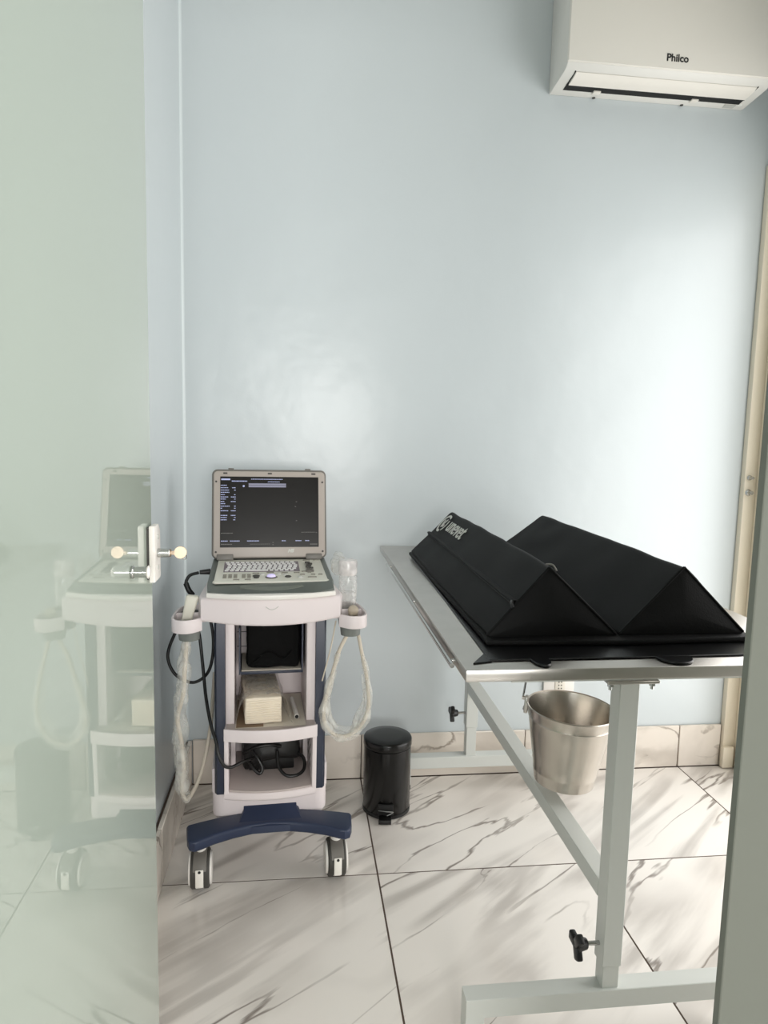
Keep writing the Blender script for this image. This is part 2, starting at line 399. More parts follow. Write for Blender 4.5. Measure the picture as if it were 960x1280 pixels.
# ------------------------------------------------------------------ air conditioner
ac = thing('air_conditioner', 'white split air conditioner unit high on the back wall', 'air conditioner', (1.155, YB-.001, 2.355))
AL, AR = -.342, .342
prof = [(0, .0), (-.012, -.002), (-.03, .000), (-.13, .008), (-.152, .014), (-.166, .024), (-.170, .30), (0, .30)]
obj('body', xprism([(y, z) for y, z in prof], AL, AR, .004, 2), ACV, ac)
fp = [(-.160, .024), (-.174, .026), (-.180, .285), (-.172, .301), (-.16, .301)]
obj('front_panel', xprism(fp, AL-.001, AR+.001, .003, 2), ACW, ac)
# louvre flap lying below the panel, with the dark outlet behind it
def under(y):   # height of the underside at depth y
    for (ya, za), (yb, zb) in zip(prof[1:], prof[2:]):
        if yb <= y <= ya: return za+(zb-za)*(y-ya)/(yb-ya)
    return 0
obj('air_outlet', xprism([(-.078, under(-.078)-.0010), (-.038, under(-.038)-.0010), (-.038, .03), (-.078, .03)], AL+.034, AR-.036), DARK, ac)
fl = [(-.140, under(-.14)-.002), (-.125, under(-.125)-.0045), (-.10, under(-.1)-.0065), (-.076, under(-.076)-.006), (-.076, under(-.076)-.003), (-.11, under(-.11)-.0005), (-.138, under(-.138)+.0)]
obj('louvre', xprism(fl, AL+.038, AR-.038, .001, 1), ACW, ac)
for x0 in (AL+.034, AR-.038):
    obj('louvre_gap', xprism([(-.142, under(-.142)-.0025), (-.066, under(-.066)-.0025), (-.066, .03), (-.142, .04)], x0, x0+.003), DARK, ac)
for xx in (-.195, .145):
    obj('louvre_clip', rbox(xx-.012, xx+.012, -.050, -.030, under(-.046)-.005, under(-.046)+.004, .001), ACW, ac)
for xx in (-.19, .12):
    obj('screw_cap', cyl((xx, -.008, .003), (xx, -.008, -.0045), .006, .005, 12), DGREY, ac)
obj('sticker', rbox(.262, .300, -.034, -.012, under(-.03)-.0022, under(-.03)+.002), STICK, ac)
obj('sticker', cyl((.312, -.036, under(-.036)+.002), (.312, -.036, under(-.036)-.002), .007, seg=16), mat('sticker_white', (245, 245, 240), .5), ac)
nm = text_bm('Philco', .030, .0003, .0007)
xf(nm, Matrix.Translation((.008, -.1755, .056)) @ frame_mtx((0, 0, 0), (1, 0, 0), (0, -.023, 1)))
obj('lettering', nm, INK, ac)
# ------------------------------------------------------------------ ultrasound cart
TH = R(3.5); O = Vector((-.063, 1.82, 0)); CM = Matrix.Translation(O) @ Matrix.Rotation(TH, 4, 'Z')
cart = thing('ultrasound_cart', 'white and navy medical trolley carrying the ultrasound machine', 'medical cart', O, (0, 0, TH))
half = [(0, .036), (.05, .031), (.10, .017), (.15, -.004), (.180, -.023), (.197, -.031), (.212, -.025), (.219, -.005), (.225, .05), (.222, .058), (.19, .070), (.14, .086), (.095, .097), (.083, .105), (.075, .12), (.072, .155)]
arm = half + [(-x, y) for x, y in half[::-1][:-1]]
neck_bm = xprism([(.030, .160), (.085, .178), (.098, .192), (.125, .192), (.125, .14), (.030, .14)], -.092, .092, .002, 2)
for v in neck_bm.verts:
    if v.co.z > .17: v.co.x *= .80
obj('front_arm', join(prism(arm[::-1], .136, .166, .007, 3), neck_bm), NAVY, cart)
obj('rear_arm', prism([(x*.62, .46-y) for x, y in arm], .132, .166, .006, 3), NAVY, cart)
def rrect(x, y0, y1, r, n=5):
    out = []
    for cx, cy, a0 in ((x-r, y1-r, 0), (-x+r, y1-r, 90), (-x+r, y0+r, 180), (x-r, y0+r, 270)):
        for q in range(n+1):
            a = R(a0+90*q/n); out.append((cx+r*math.cos(a), cy+r*math.sin(a)))
    return out
obj('base_body', join(prism(rrect(.160, .094, .40, .035), .148, .250, .014, 4), *[rbox(min(s*.1515, s*.161), max(s*.1515, s*.161), .115, .36, .22, .292, .005, 2) for s in (-1, 1)]), CARTW, cart)
def caster(x, y):
    c = bpy.data.objects.new('caster', None); COL.objects.link(c); c.parent = cart; c.location = (x, y, 0)
    obj('stem', cyl((0, .0, .096), (0, .0, .124), .014, .016, 20), WHITEP, c)
    obj('collar', cyl((0, 0, .122), (0, 0, .138), .020, .018, 24, .002), DGREY, c)
    rw = .051
    for s in (-1, 1):
        w = lathe([(0, -.0085), (rw-.012, -.0085), (rw-.004, -.0085), (rw, -.005), (rw, .005), (rw-.004, .0085), (rw-.012, .0085), (0, .0085)], 36)
        xf(w, Matrix.Translation((s*.0165, .0, rw)) @ Matrix.Rotation(PI/2, 4, 'Y'))
        obj('wheel', w, DGREY, c)
        h = lathe([(0, -.003), (rw-.008, -.003), (rw-.010, .004), (0, .006)], 32)
        xf(h, Matrix.Translation((s*.0265, 0, rw)) @ Matrix.Rotation(s*PI/2, 4, 'Y'))
        obj('hub_cap', h, WHITEP, c)
    # hood over the wheels and brake tab
    arc = [(math.cos(R(a))*(rw+.003), rw+math.sin(R(a))*(rw+.003)) for a in range(20, 201, 12)]
    arc += [(math.cos(R(a))*(rw-.006), rw+math.sin(R(a))*(rw-.006)) for a in range(200, 19, -12)]
    obj('hood', xprism([(y, z) for y, z in arc], -.0085, .0085, .001, 1), DGREY, c)
    obj('wheel_guard', xprism([(-.052, .072), (-.046, .084), (-.030, .099), (-.012, .106), (.02, .106), (.02, .098), (-.02, .094), (-.043, .070)], -.0175, .0175, .002, 2), LAPD, c)
    br = obj('brake_tab', rbox(-.0105, .0105, -.0585, -.0535, .030, .080, .002), mat('tab_white', (236, 232, 224), .4), c)
    obj('brake_notch', cyl((0, -.0590, .075), (0, -.0581, .075), .004, seg=12), DARK, br)
    return c
for x, y in ((-.187, .036), (.181, .036), (-.115, .42), (.115, .42)): caster(x, y)
# columns, liners and back
for s in (-1, 1):
    obj('column', prism([(s*x, y) for x, y in ((.1225, .075), (.145, .075), (.151, .085), (.151, .33), (.1225, .33))], .235, .742, .002), NAVYD, cart)
    obj('side_liner', rbox(min(s*.098, s*.122), max(s*.098, s*.122), .085, .30, .43, .74, .002), CARTW, cart)
bp = obj('back_panel', rbox(-.122, .122, .30, .325, .25, .74, .002), CARTW, cart)
for zz in (.585, .63, .668):
    obj('groove', rbox(-.095, .095, .2985, .3005, zz-.001, zz+.001), DGREY, bp)
for xx in (-.06, -.085, .04):
    obj('groove', rbox(xx-.001, xx+.001, .2985, .3005, .50, .70), DGREY, bp)
def arcfront(x, ye, yc, n=12):
    return [(-x+2*x*i/n, yc+(ye-yc)*(2*i/n-1)**2) for i in range(n+1)]
sh = arcfront(.124, .034, .012) + [(.124, .298), (-.124, .298)]
shelf = obj('middle_shelf', prism(sh, .410, .432, .002), CARTW, cart)
band = arcfront(.125, .033, .010) + [(x, y+.006) for x, y in arcfront(.125, .033, .010)[::-1]]
obj('shelf_lip', prism(band, .407, .441, .0015), CARTW, shelf)
obj('shelf_liner', prism([(x*.96, y+.008) for x, y in arcfront(.124, .034, .012)] + [(.118, .295), (-.118, .295)], .4315, .434), CARTIN, shelf)
cf = arcfront(.113, .060, .040) + [(.113, .29), (-.113, .29)]
obj('compartment_floor', prism(cf, .250, .256, .001), CARTIN, cart)
obj('base_lip', prism(arcfront(.126, .066, .046) + [(.126, .13), (-.126, .13)], .222, .2495, .008, 3), CARTW, cart)
for s in (-1, 1):
    pn_ = [(.040, .412), (.286, .412), (.286, .251), (.048, .251), (.046, .30), (.042, .37)]
    sp = obj('compartment_side', xprism(pn_, min(s*.113, s*.1245), max(s*.113, s*.1245), .001), CARTW, cart)
    obj('vent_slots', join(*[rbox(min(s*.1128, s*.114), max(s*.1128, s*.114), .10+.04*a, .125+.04*a, .285+.028*b, .297+.028*b, 0) for a in range(4) for b in range(4)]), DGREY, sp)
    obj('compartment_post', rbox(min(s*.098, s*.112), max(s*.098, s*.112), .20, .225, .256, .41, .001), CARTW, cart)
# open black tray below the top
ut = obj('upper_tray', join(rbox(-.084, .090, .13, .295, .556, .564, .001), rbox(-.087, -.083, .13, .295, .556, .69), rbox(.087, .091, .13, .295, .556, .72)), NAVYD, cart)
obj('tray_liner', rbox(-.080, .086, .134, .292, .5642, .5665), SHEET, ut)
# top with bowed front
tp = arcfront(.180, .012, -.012, 16) + [(.188, .04), (.172, .30), (.15, .335), (-.15, .335), (-.172, .30), (-.188, .04)]
tb = prism(tp, .742, .806, .008, 3)
for v in tb.verts:
    if v.co.z < .775 and v.co.y < .06: v.co.z -= .012*(1-(v.co.x/.18)**2) - .002
top = obj('top_deck', tb, CARTW, cart)
obj('grip_mark', tube([(-.016+.032*t/8, -.0133-.0, .785-.008*math.sin(PI*t/8)) for t in range(9)], .0009, 6, 3), STICK, top)
# probe holders
def holder(s):
    loop = [(s*.178, .02), (s*.205, -.005), (s*.232, -.006), (s*.250, .010), (s*.256, .045), (s*.250, .115), (s*.235, .155), (s*.205, .165), (s*.178, .150)]
    P = smooth_path([(x, y, 0) for x, y in loop], 5)
    inn = []
    for i, p in enumerate(P):
        t = (P[min(i+1, len(P)-1)]-P[max(i-1, 0)]).normalized(); nrm = Vector((-t.y, t.x, 0))*s
        inn.append(p+nrm*.0065)
    pts = [(p.x, p.y) for p in P] + [(p.x, p.y) for p in inn[::-1]]
    h = obj('probe_holder', join(prism(pts, .717, .752, .002), rbox(min(s*.172, s*.25), max(s*.172, s*.25), .084, .094, .722, .748, .002)), CARTW, cart)
    cup = lathe([(.020, 0), (.026, .0), (.031, .045), (.027, .045), (.021, .006)], 28)
    xf(cup, Matrix.Translation((s*.212, .042, .690)))
    obj('holder_cup', cup, GREYP, h)
    cup = lathe([(.020, 0), (.024, .0), (.029, .045), (.025, .045), (.020, .006)], 28)
    xf(cup, Matrix.Translation((s*.214, .124, .695)))
    obj('holder_cup', cup, GREYP, h)
holder(-1); holder(1)

# ------------------------------------------------------------------ laptop ultrasound machine on the cart
ul = thing('ultrasound_machine', 'open laptop style ultrasound machine with taupe screen bezel', 'ultrasound machine', CM @ Vector((0, 0, .806)), (0, 0, TH))
def zt(y): return .030+(y-.03)*.105 - (0 if y > .045 else .12*(.045-y))     # height of the deck top over the tray
fr = arcfront(.166, .004, -.032, 16)
und = fr + [(.170, .06), (.166, .268), (-.166, .268), (-.170, .06)]
obj('underside_shell', prism(und, .001, .014, .003, 2), WHITEP, ul)
b1 = prism([(x*.985, y+.004) for x, y in und], .012, .03, .0, 2)
for v in b1.verts:
    if v.co.z > .02: v.co.z = zt(v.co.y)-.006*max(0, (.045-v.co.y)/.075); v.co.x *= .99
bmesh.ops.bevel(b1, geom=[e for e in b1.edges if all(v.co.z > .0205 for v in e.verts)], offset=.006, segments=3, profile=.5, affect='EDGES')
body = obj('body', b1, LAPG, ul)
def deckbox(x0, x1, y0, y1, h0, h1, bev=0):
    bm = rbox(x0, x1, y0, y1, h0, h1, bev, 1)
    for v in bm.verts: v.co.z += zt(v.co.y)
    return bm
dk = [(-.150, .060), (-.153, .052), (-.147, .0455), (.147, .0455), (.153, .052), (.150, .060), (.146, .245), (-.146, .245)]
d1 = prism(dk, -.004, .0016, .001)
for v in d1.verts: v.co.z += zt(v.co.y)
deck = obj('control_deck', d1, DECK, ul)
obj('key_bed', deckbox(-.128, .080, .128, .222, .0, .0022), KEYD, deck)
keys = []
for r_ in range(6):
    off = [0, .003, .006, .008, .004, 0][r_]; y = .134+r_*.0148; x = -.125+off
    while x < .066:
        w = .0105
        if r_ == 0 and -.07 < x < -.02: w = .062
        keys.append(deckbox(x, x+w, y, y+.0105, .002, .0042, .0006)); x += w+.0035
kk = obj('keyboard_keys', join(*keys), KEYW, deck); kk['kind'] = 'stuff'
btn = []
for gx in (-.128, -.114, -.100, -.078, -.064):
    for gy in (.075, .087, .099): btn.append(deckbox(gx, gx+.010, gy, gy+.006, .001, .0035, .0006))
for gx, gy, w in ((-.10, .058, .016), (-.07, .058, .016), (.028, .112, .018), (.062, .112, .016), (.078, .095, .014), (.098, .072, .024), (.108, .095, .012), (.128, .095, .012), (-.05, .110, .018), (-.012, .116, .02), (.095, .230, .02), (.125, .230, .016), (.084, .122, .012), (.100, .112, .01)):
    btn.append(deckbox(gx, gx+w, gy, gy+.006, .001, .0035, .0006))
bt = obj('buttons', join(*btn), mat('button_grey', (140, 136, 126), .5), deck); bt['kind'] = 'stuff'
def dome(x, y, r, h, m, name, par=None):
    d = lathe([(r, -.001), (r, h*.3), (r*.8, h*.75), (r*.4, h), (0, h)], 20)
    return obj(name, d, m, par or deck, (x, y, zt(y)+.001))
tr = dome(.0, .082, .017, .003, LAPD, 'trackball_ring'); dome(.0, .082, .0125, .009, BALL, 'trackball')
for x, y, r, mm in ((-.040, .092, .010, DGREY), (-.040, .078, .008, DGREY), (.045, .083, .009, DGREY), (.078, .078, .008, STICK), (.038, .098, .006, STICK), (-.024, .105, .007, STICK), (.022, .108, .006, STICK)):
    dome(x, y, r, .004, mm, 'control_button')
sl = [deckbox(.100, .113, .130, .205, .001, .006, .001), deckbox(.096, .118, .120, .132, .001, .006, .001)]
obj('slider_strip', join(*sl), LAPD, deck)
for yy in (.140, .153, .166, .179, .192): obj('slider', deckbox(.098+.004*((yy*1000) % 3), .112+.003*((yy*1000) % 3), yy, yy+.006, .004, .009, .001), DGREY, deck)
hd = [(x, y) for x, y in arcfront(.082, .018, .002, 10)] + [(x, y+.012) for x, y in arcfront(.078, .016, .006, 10)[::-1]]
h1 = prism(hd, -.002, .0008, .0)
for v in h1.verts: v.co.z += zt(v.co.y)-.006*max(0, (.045-v.co.y)/.075)+.0006
obj('handle', h1, mat('handle_shade', (112, 116, 108), .5), body)
# display
dm = frame_mtx((0, .246, zt(.246)+.004), (1, 0, 0), (0, .055, .258))
def disp(name, bm, m, parent): return obj(name, xf(bm, dm), m, parent)
HW, HH = .166, .262
def rr2(w, y0, y1, r): return rrect(w, y0, y1, r)
lid = disp('display_shell', prism(rr2(HW, .0, HH, .016), -.020, .0, .004, 3), LAPD, ul)
disp('display_bezel', prism(rr2(HW-.005, .004, HH-.006, .012), -.001, .004, .002, 2), LAPB, lid)
scr = disp('screen', prism(rr2(.1425, .033, .240, .001), .0038, .0046), SCREEN, lid)
L0, L1, B0, B1 = -.1425, .1425, .033, .240
def srect(u0, u1, v0, v1, h=.0049):      # u,v 0..1 from the top left of the screen
    return rbox(L0+(L1-L0)*u0, L0+(L1-L0)*u1, B1-(B1-B0)*v1, B1-(B1-B0)*v0, .0046, h)
tx = []
rows = [(.125, .08, 0), (.16, .10, .045), (.193, .11, .02), (.225, .12, 0), (.258, .06, .02), (.29, .10, .06), (.32, .07, .02), (.355, .05, .06), (.385, .06, 0), (.42, .12, .02), (.45, .02, .02), (.485, .10, .06), (.55, .09, .06), (.58, .08, .02), (.612, .08, .03)]
rnd = random.Random(3)
def words(u0, u1, v, h=.010):
    x = u0
    while x < u1:
        w = min(rnd.uniform(.008, .02), u1-x)
        if w > .003: tx.append(srect(x, x+w, v-h/2, v+h/2))
        x += w+.003
for v, w, w2 in rows:
    words(.005, .005+w*.75, v)
    if w2: words(.155-w2*.8, .155, v)
tx.append(srect(.01, .10, .03, .052)); words(.115, .27, .065, .014)
words(.31, .63, .035, .009); words(.48, .60, .072, .009)
words(.01, .08, .91, .011); words(.10, .2, .91, .011); words(.27, .39, .91, .011); words(.62, .66, .91, .011); words(.76, .82, .91, .011); words(.86, .90, .91, .011)
ly = lathe([(0, 0), (.003, 0), (.003, .0004), (0, .0004)], 14); xf(ly, Matrix.Translation((L0+(L1-L0)*.235, B1-(B1-B0)*.135, .0046))); tx.append(ly)
disp('screen_text', join(*tx), SCRTXT, lid)['kind'] = 'stuff'
disp('screen_bar', join(srect(.285, .665, .095, .118), srect(.285, .665, .122, .150)), SCRBAR, lid)
tx = []
words(.01, .13, .80, .009); words(.01, .12, .955, .01); words(.3, .5, .955, .006); words(.91, .985, .96, .012); words(.82, .96, .79, .006)
for u, v in ((.765, .35), (.755, .42), (.765, .62), (.525, .93), (.525, .96), (.97, .79)): tx.append(srect(u, u+.012, v, v+.008))
disp('screen_faint_text', join(*tx), SCRDIM, lid)['kind'] = 'stuff'
for u in (-.128, 0, .128):
    disp('latch_mark', rbox(u-.006, u+.006, .2475, .2520, .0035, .0048, .0006), DGREY, lid)
for u in (-.112, .112): disp('lid_latch', rbox(u-.008, u+.008, HH-.003, HH+.004, -.012, -.004, .001), LAPD, lid)
for u in (-1, 1):
    disp('hinge', rbox(u*.128-.024, u*.128+.024, -.004, .014, -.010, .0075, .003), LAPD, ul)
    for vv in (.020, .225): disp('bezel_screw', cyl((u*.154, vv, .0035), (u*.154, vv, .0048), .003, seg=12), DGREY, lid)
mk = text_bm('M5', .013, .0004, .0010, .3); xf(mk, Matrix.Translation((.060, .022, .0042))); disp('lettering', mk, WHITEINK, lid)
obj('power_plug', cyl((-.166, .20, .030), (-.196, .197, .029), .0085, .006, 14, .001), BLACKP, ul)
# ------------------------------------------------------------------ things in and around the cart
def on_cart(name, label, cat, p, rz=0, group=None):
    return thing(name, label, cat, CM @ Vector(p), (0, 0, TH+rz), group)
# left probe, its handle in the cup and its cable wrapped in a plastic sleeve
pl = on_cart('ultrasound_probe', 'flat ivory probe standing in the holder by the left wall', 'ultrasound probe', (-.212, .042, .690))
hb = rbox(-.0165, .0165, -.010, .010, .0, .092, .006, 3)
for v in hb.verts: v.co.x *= .72+.28*min(1, max(0, (v.co.z+.0)/.09)); v.co.x += .012*(v.co.z-.05)/.05; v.co.z += .026+.25*(-.6*v.co.x if v.co.z > .085 else 0)
obj('handle', hb, IVORY, pl)
cabL = [(-.006, .0, .032), (-.008, .0, -.02), (-.013, .002, -.09), (-.018, .01, -.155), (-.034, .02, -.225), (-.024, .025, -.30), (-.020, .03, -.37), (-.026, .03, -.43), (-.012, .05, -.468), (.02, .10, -.42), (.042, .16, -.32), (.046, .24, -.25), (.048, .30, -.20)]
obj('cable', tube(cabL, .0058, 10, 8), CABLEI, pl)
slv = [(-.006, .0, .00), (-.010, .0, -.06), (-.016, .004, -.13), (-.026, .012, -.21), (-.026, .02, -.30), (-.024, .026, -.38), (-.026, .03, -.43), (-.012, .05, -.468)]
obj('plastic_sleeve', jitter(tube(slv, lambda t: .012+.012*min(1, t*2.5)+.004*math.sin(t*40)-.012*max(0, t-.8)*5, 16, 12, flat=.75), .006, 28, 1), FILM, pl)
slv2 = [(-.016, .03, -.02), (-.030, .035, -.12), (-.040, .045, -.25), (-.040, .045, -.36), (-.030, .045, -.44)]
obj('plastic_sleeve', jitter(tube(slv2, lambda t: .010+.006*math.sin(t*9), 12, 10, flat=.6), .006, 30, 4), FILM, pl)
# right probe with hanging cable loop
pr = on_cart('ultrasound_probe', 'beige convex probe in the right holder with looped cable', 'ultrasound probe', (.212, .042, .690))
obj('head', ellipsoid((.006, -.006, .068), .0145, .012, .014), BEIGE, pr)
obj('handle', cyl((.003, -.003, .03), (.006, -.006, .062), .010, .0135, 18), BEIGE, pr)
loop = [(.003, -.003, .035), (-.008, 0, .0), (-.030, .004, -.05), (-.048, .008, -.12), (-.066, .012, -.20), (-.064, .012, -.255), (-.036, .012, -.290), (.0, .010, -.293), (.036, .012, -.268), (.056, .012, -.215), (.052, .016, -.14), (.036, .022, -.06), (.027, .034, -.012), (.020, .046, -.004)]
obj('cable', tube(loop, .0052, 10, 8), CABLEI, pr)
obj('plastic_sleeve', jitter(tube(loop[2:12], lambda t: .008+.009*math.sin(PI*t)+.003*math.sin(t*55), 14, 12, flat=.8), .005, 26, 2), FILM, pr)
loop2 = [(p[0]*1.0-(.012 if p[0] > 0 else -.012), p[1]+.012, p[2]+.014) for p in loop[3:11]]
obj('plastic_sleeve', jitter(tube(loop2, lambda t: .006+.006*math.sin(PI*t), 12, 10, flat=.7), .005, 30, 6), FILM, pr)
obj('side_tube', tube([(-.036, .03, .03), (-.05, .03, -.05), (-.072, .03, -.14)], .002, 8, 6), CABLEI, pr)
# gel bottle
gb = on_cart('gel_bottle', 'clear plastic bottle with white cap in the right holder', 'bottle', (.214, .124, .702))
obj('bottle_body', lathe([(0, .0), (.018, .0), (.0195, .02), (.0255, .06), (.0262, .13), (.024, .136), (0, .137)], 28), BOTTLE, gb)
obj('cap', jitter(lathe([(0, .136), (.0240, .136), (.0262, .142), (.0262, .172), (.023, .178), (0, .179)], 28), .0015, 60), film('cap_white', (236, 230, 228), .8), gb)
obj('gel', lathe([(0, .004), (.016, .004), (.0175, .02), (.0235, .06), (.0235, .085), (0, .086)], 20), film('gel', (226, 224, 220), .35), gb)
# crumpled clear bag beside it
cb_ = on_cart('clear_plastic_bag', 'crumpled clear plastic bag beside the machine and bottle', 'plastic bag', (.196, .24, .806))
obj('bag', jitter(jitter(ellipsoid((.006, .02, .036), .022, .03, .036, 24, 16), .009, 45, 3), .004, 120, 5), FILM, cb_)
# power cable: machine to adapter, with a round slack loop
pc = on_cart('power_cable', 'black power cable looping down the left of the cart', 'cable', (0, 0, 0))
path = [(-.1985, .197, .834), (-.222, .188, .828), (-.232, .18, .808), (-.224, .175, .79), (-.213, .175, .775), (-.214, .178, .74), (-.236, .185, .70), (-.265, .185, .66), (-.283, .18, .60), (-.262, .175, .548), (-.215, .17, .525), (-.176, .165, .55), (-.160, .16, .60), (-.158, .16, .66), (-.168, .165, .712), (-.185, .18, .722), (-.205, .19, .705), (-.196, .185, .65), (-.186, .16, .57), (-.176, .12, .50), (-.160, .07, .44), (-.146, .045, .405), (-.139, .030, .375), (-.125, .025, .345), (-.105, .032, .335), (-.075, .06, .335), (-.045, .10, .325)]
obj('cord', tube(path, .0045, 10, 8), BLACKP, pc)
obj('strain_relief', tube(path[2:5], .0075, 10, 6), BLACKP, pc)
# bag in the upper tray
bg = on_cart('black_pouch', 'black soft pouch stuffed in the upper tray', 'pouch', (.004, .21, .567))
pb = subdiv(rbox(-.070, .078, -.069, .065, .0, .150, .016, 2), 2)
for v in pb.verts:
    v.co.z *= 1-.22*max(0, (v.co.x)/.076)
    if v.co.x < -.03: v.co.z *= 1-.08*(-.03-v.co.x)/.04
jitter(pb, .006, 18, 2)
for v in pb.verts: v.co.z = max(.0, v.co.z)
obj('pouch_body', pb, BLACKF, bg)
obj('strap', tube([(-.05, -.071, .02), (-.01, -.074, .05), (.03, -.074, .03), (.055, -.068, .05)], .006, 8, 6, flat=.5), BLACKF, bg)
# paper-towel pack in its torn plastic bag, sheets below it, white marker
sm = on_cart('paper_sheets', 'flat sheets of paper lying on the cart shelf', 'paper', (0, .15, .434))
obj('sheet', rbox(-.095, .095, -.100, .135, .0004, .0012), SHEET, sm)
obj('card', rbox(-.093, -.02, -.098, .10, .0014, .0024), CARD, sm)
tp_ = on_cart('paper_towel_pack', 'stack of cream paper towels in a torn clear bag', 'paper towels', (-.026, .165, .4370), R(4))
tw = subdiv(rbox(-.050, .050, -.098, .092, .0006, .074, .004, 2), 3)
jitter(tw, .0022, 30, 1)
for v in tw.verts: v.co.z = max(.0006, v.co.z)
obj('towel_stack', tw, PAPER, tp_)
obj('fold_edges', join(*[rbox(-.0475, .0475, -.1008, -.098, .006+.0072*i, .0098+.0072*i, .001, 1) for i in range(9)]), PAPER, tp_)
bgm = bmesh.new(); rows_ = []
for i in range(13):
    t = i/12; y = -.096+.20*t
    arcp = []
    for a in range(17):
        q = a/16; x = -.066+.132*q + (.006 if t > .5 else 0)
        flare = .012*max(0, 1-t*2.5)
        z = .082*(1-abs(2*q-1)**6)+.002
        x2 = x + (2*q-1)*flare
        arcp.append(bgm.verts.new((x2, y-.018*abs(2*q-1)**2*max(0, 1-t*2), z)))
    rows_.append(arcp)
for a, b in zip(rows_, rows_[1:]):
    for i in range(16): bgm.faces.new((a[i], a[i+1], b[i+1], b[i]))
jitter(bgm, .004, 40, 2)
for v in bgm.verts:
    v.co.z = max(.0008, v.co.z)
obj('wrapper', bgm, FILMB, tp_)
mkp = on_cart('white_marker', 'thin white marker lying right of the paper towels', 'marker', (.068, .16, .4450), R(3))
obj('barrel', cyl((0, -.075, .0), (0, .06, .0), .0068, .0068, 16, .001), WHITEP, mkp)
obj('tip', cyl((0, -.078, .0), (0, -.075, .0), .0045, .0055, 14), DARK, mkp)
# adapter and leads in the low compartment
ad_ = on_cart('power_adapter', 'black power adapter with coiled leads in the low compartment', 'power adapter', (0, .16, .256))
ab = subdiv(rbox(-.078, .086, -.02, .10, .040, .118, .012, 2), 2)
for v in ab.verts: v.co.z -= .035*max(0, -v.co.x/.078)**1.0
jitter(ab, .008, 20, 8)
obj('adapter_body', ab, BLACKP, ad_)
obj('support', rbox(-.06, .07, .0, .09, .001, .05, .004), BLACKP, ad_)
obj('lead', tube([(.02, -.03, .07), (.024, -.055, .035), (.045, -.075, .018), (.075, -.075, .018), (.095, -.055, .025), (.095, -.03, .045), (.075, -.005, .055)], .0048, 10, 8), BLACKP, ad_)
obj('lead', tube([(-.050, -.03, .075), (-.035, -.045, .06), (-.022, -.055, .035), (-.03, -.06, .022), (-.048, -.05, .035), (-.062, -.03, .05)], .0052, 10, 8), BLACKP, ad_)
obj('lead', tube([(-.075, -.01, .06), (-.04, -.03, .085), (.0, -.03, .09), (.03, -.02, .08)], .005, 10, 8), BLACKP, ad_)
# ------------------------------------------------------------------ pedal bin
bn = thing('pedal_bin', 'small round black pedal bin on the floor by the cart', 'bin', (.300, 2.198, 0), (0, 0, R(-8)))
RB = .077
obj('body', lathe([(0, .012), (RB-.003, .012), (RB, .016), (RB, .222), (RB-.002, .224), (0, .224)], 48), BLACKG, bn)
obj('foot_ring', lathe([(0, .0), (RB-.004, .0), (RB+.001, .004), (RB+.001, .013), (RB-.004, .016), (0, .016)], 48), BLACKP, bn)
obj('lid', lathe([(0, .226), (RB+.001, .226), (RB+.002, .228), (RB+.002, .246), (RB, .250), (RB-.004, .252), (RB-.03, .254), (0, .255)], 48), BLACKG, bn)
obj('pedal_recess', rbox(-.026, .024, -RB-.004, -RB+.02, .018, .054, .003), DARK, bn)
pd = obj('pedal', rbox(-.022, .018, -RB-.030, -RB+.01, .010, .015, .002), BLACKP, bn)
obj('pedal_lip', rbox(-.022, .018, -RB-.032, -RB-.028, .004, .018, .001), BLACKP, pd)
obj('pedal_wire', tube([(-.024, -RB-.006, .036), (.002, -RB-.012, .037), (.022, -RB-.012, .036), (.022, -RB-.010, .032), (.004, -RB-.014, .024)], .0013, 8, 4), mat('wire', (150, 150, 148), .4, 1.0), bn)

# ------------------------------------------------------------------ examination table
TXL, TXR, TY0, TY1, TZ = .281, .990, 1.115, 2.362, .852
et = thing('examination_table', 'steel topped veterinary examination table on grey enamelled frame', 'examination table', (.636, 1.74, 0))
DX = 0
def T(bm): return xf(bm, Matrix.Translation((-.636+DX, -1.74, 0)))
ttop = obj('table_top', T(rbox(TXL, TXR, TY0, TY1, TZ-.021, TZ, .002, 2)), STEEL, et)
for y in (1.238, 2.267): obj('top_bearer', T(rbox(.40, .87, y, y+.05, .783, TZ-.0205)), POST, et)
for xx, sgn in ((TXL-.011, 1), (TXR+.011, -1)):
    rail = obj('side_rail', T(tube([(xx, 1.172, TZ-.011), (xx, 2.085, TZ-.011)], .0045, 12, 2)), CHROME, et)
    for yy in (1.20, 1.63, 2.06):
        obj('rail_stud', T(cyl((xx, yy, TZ-.011), (xx+sgn*.013, yy, TZ-.011), .003, seg=10)), CHROME, rail)
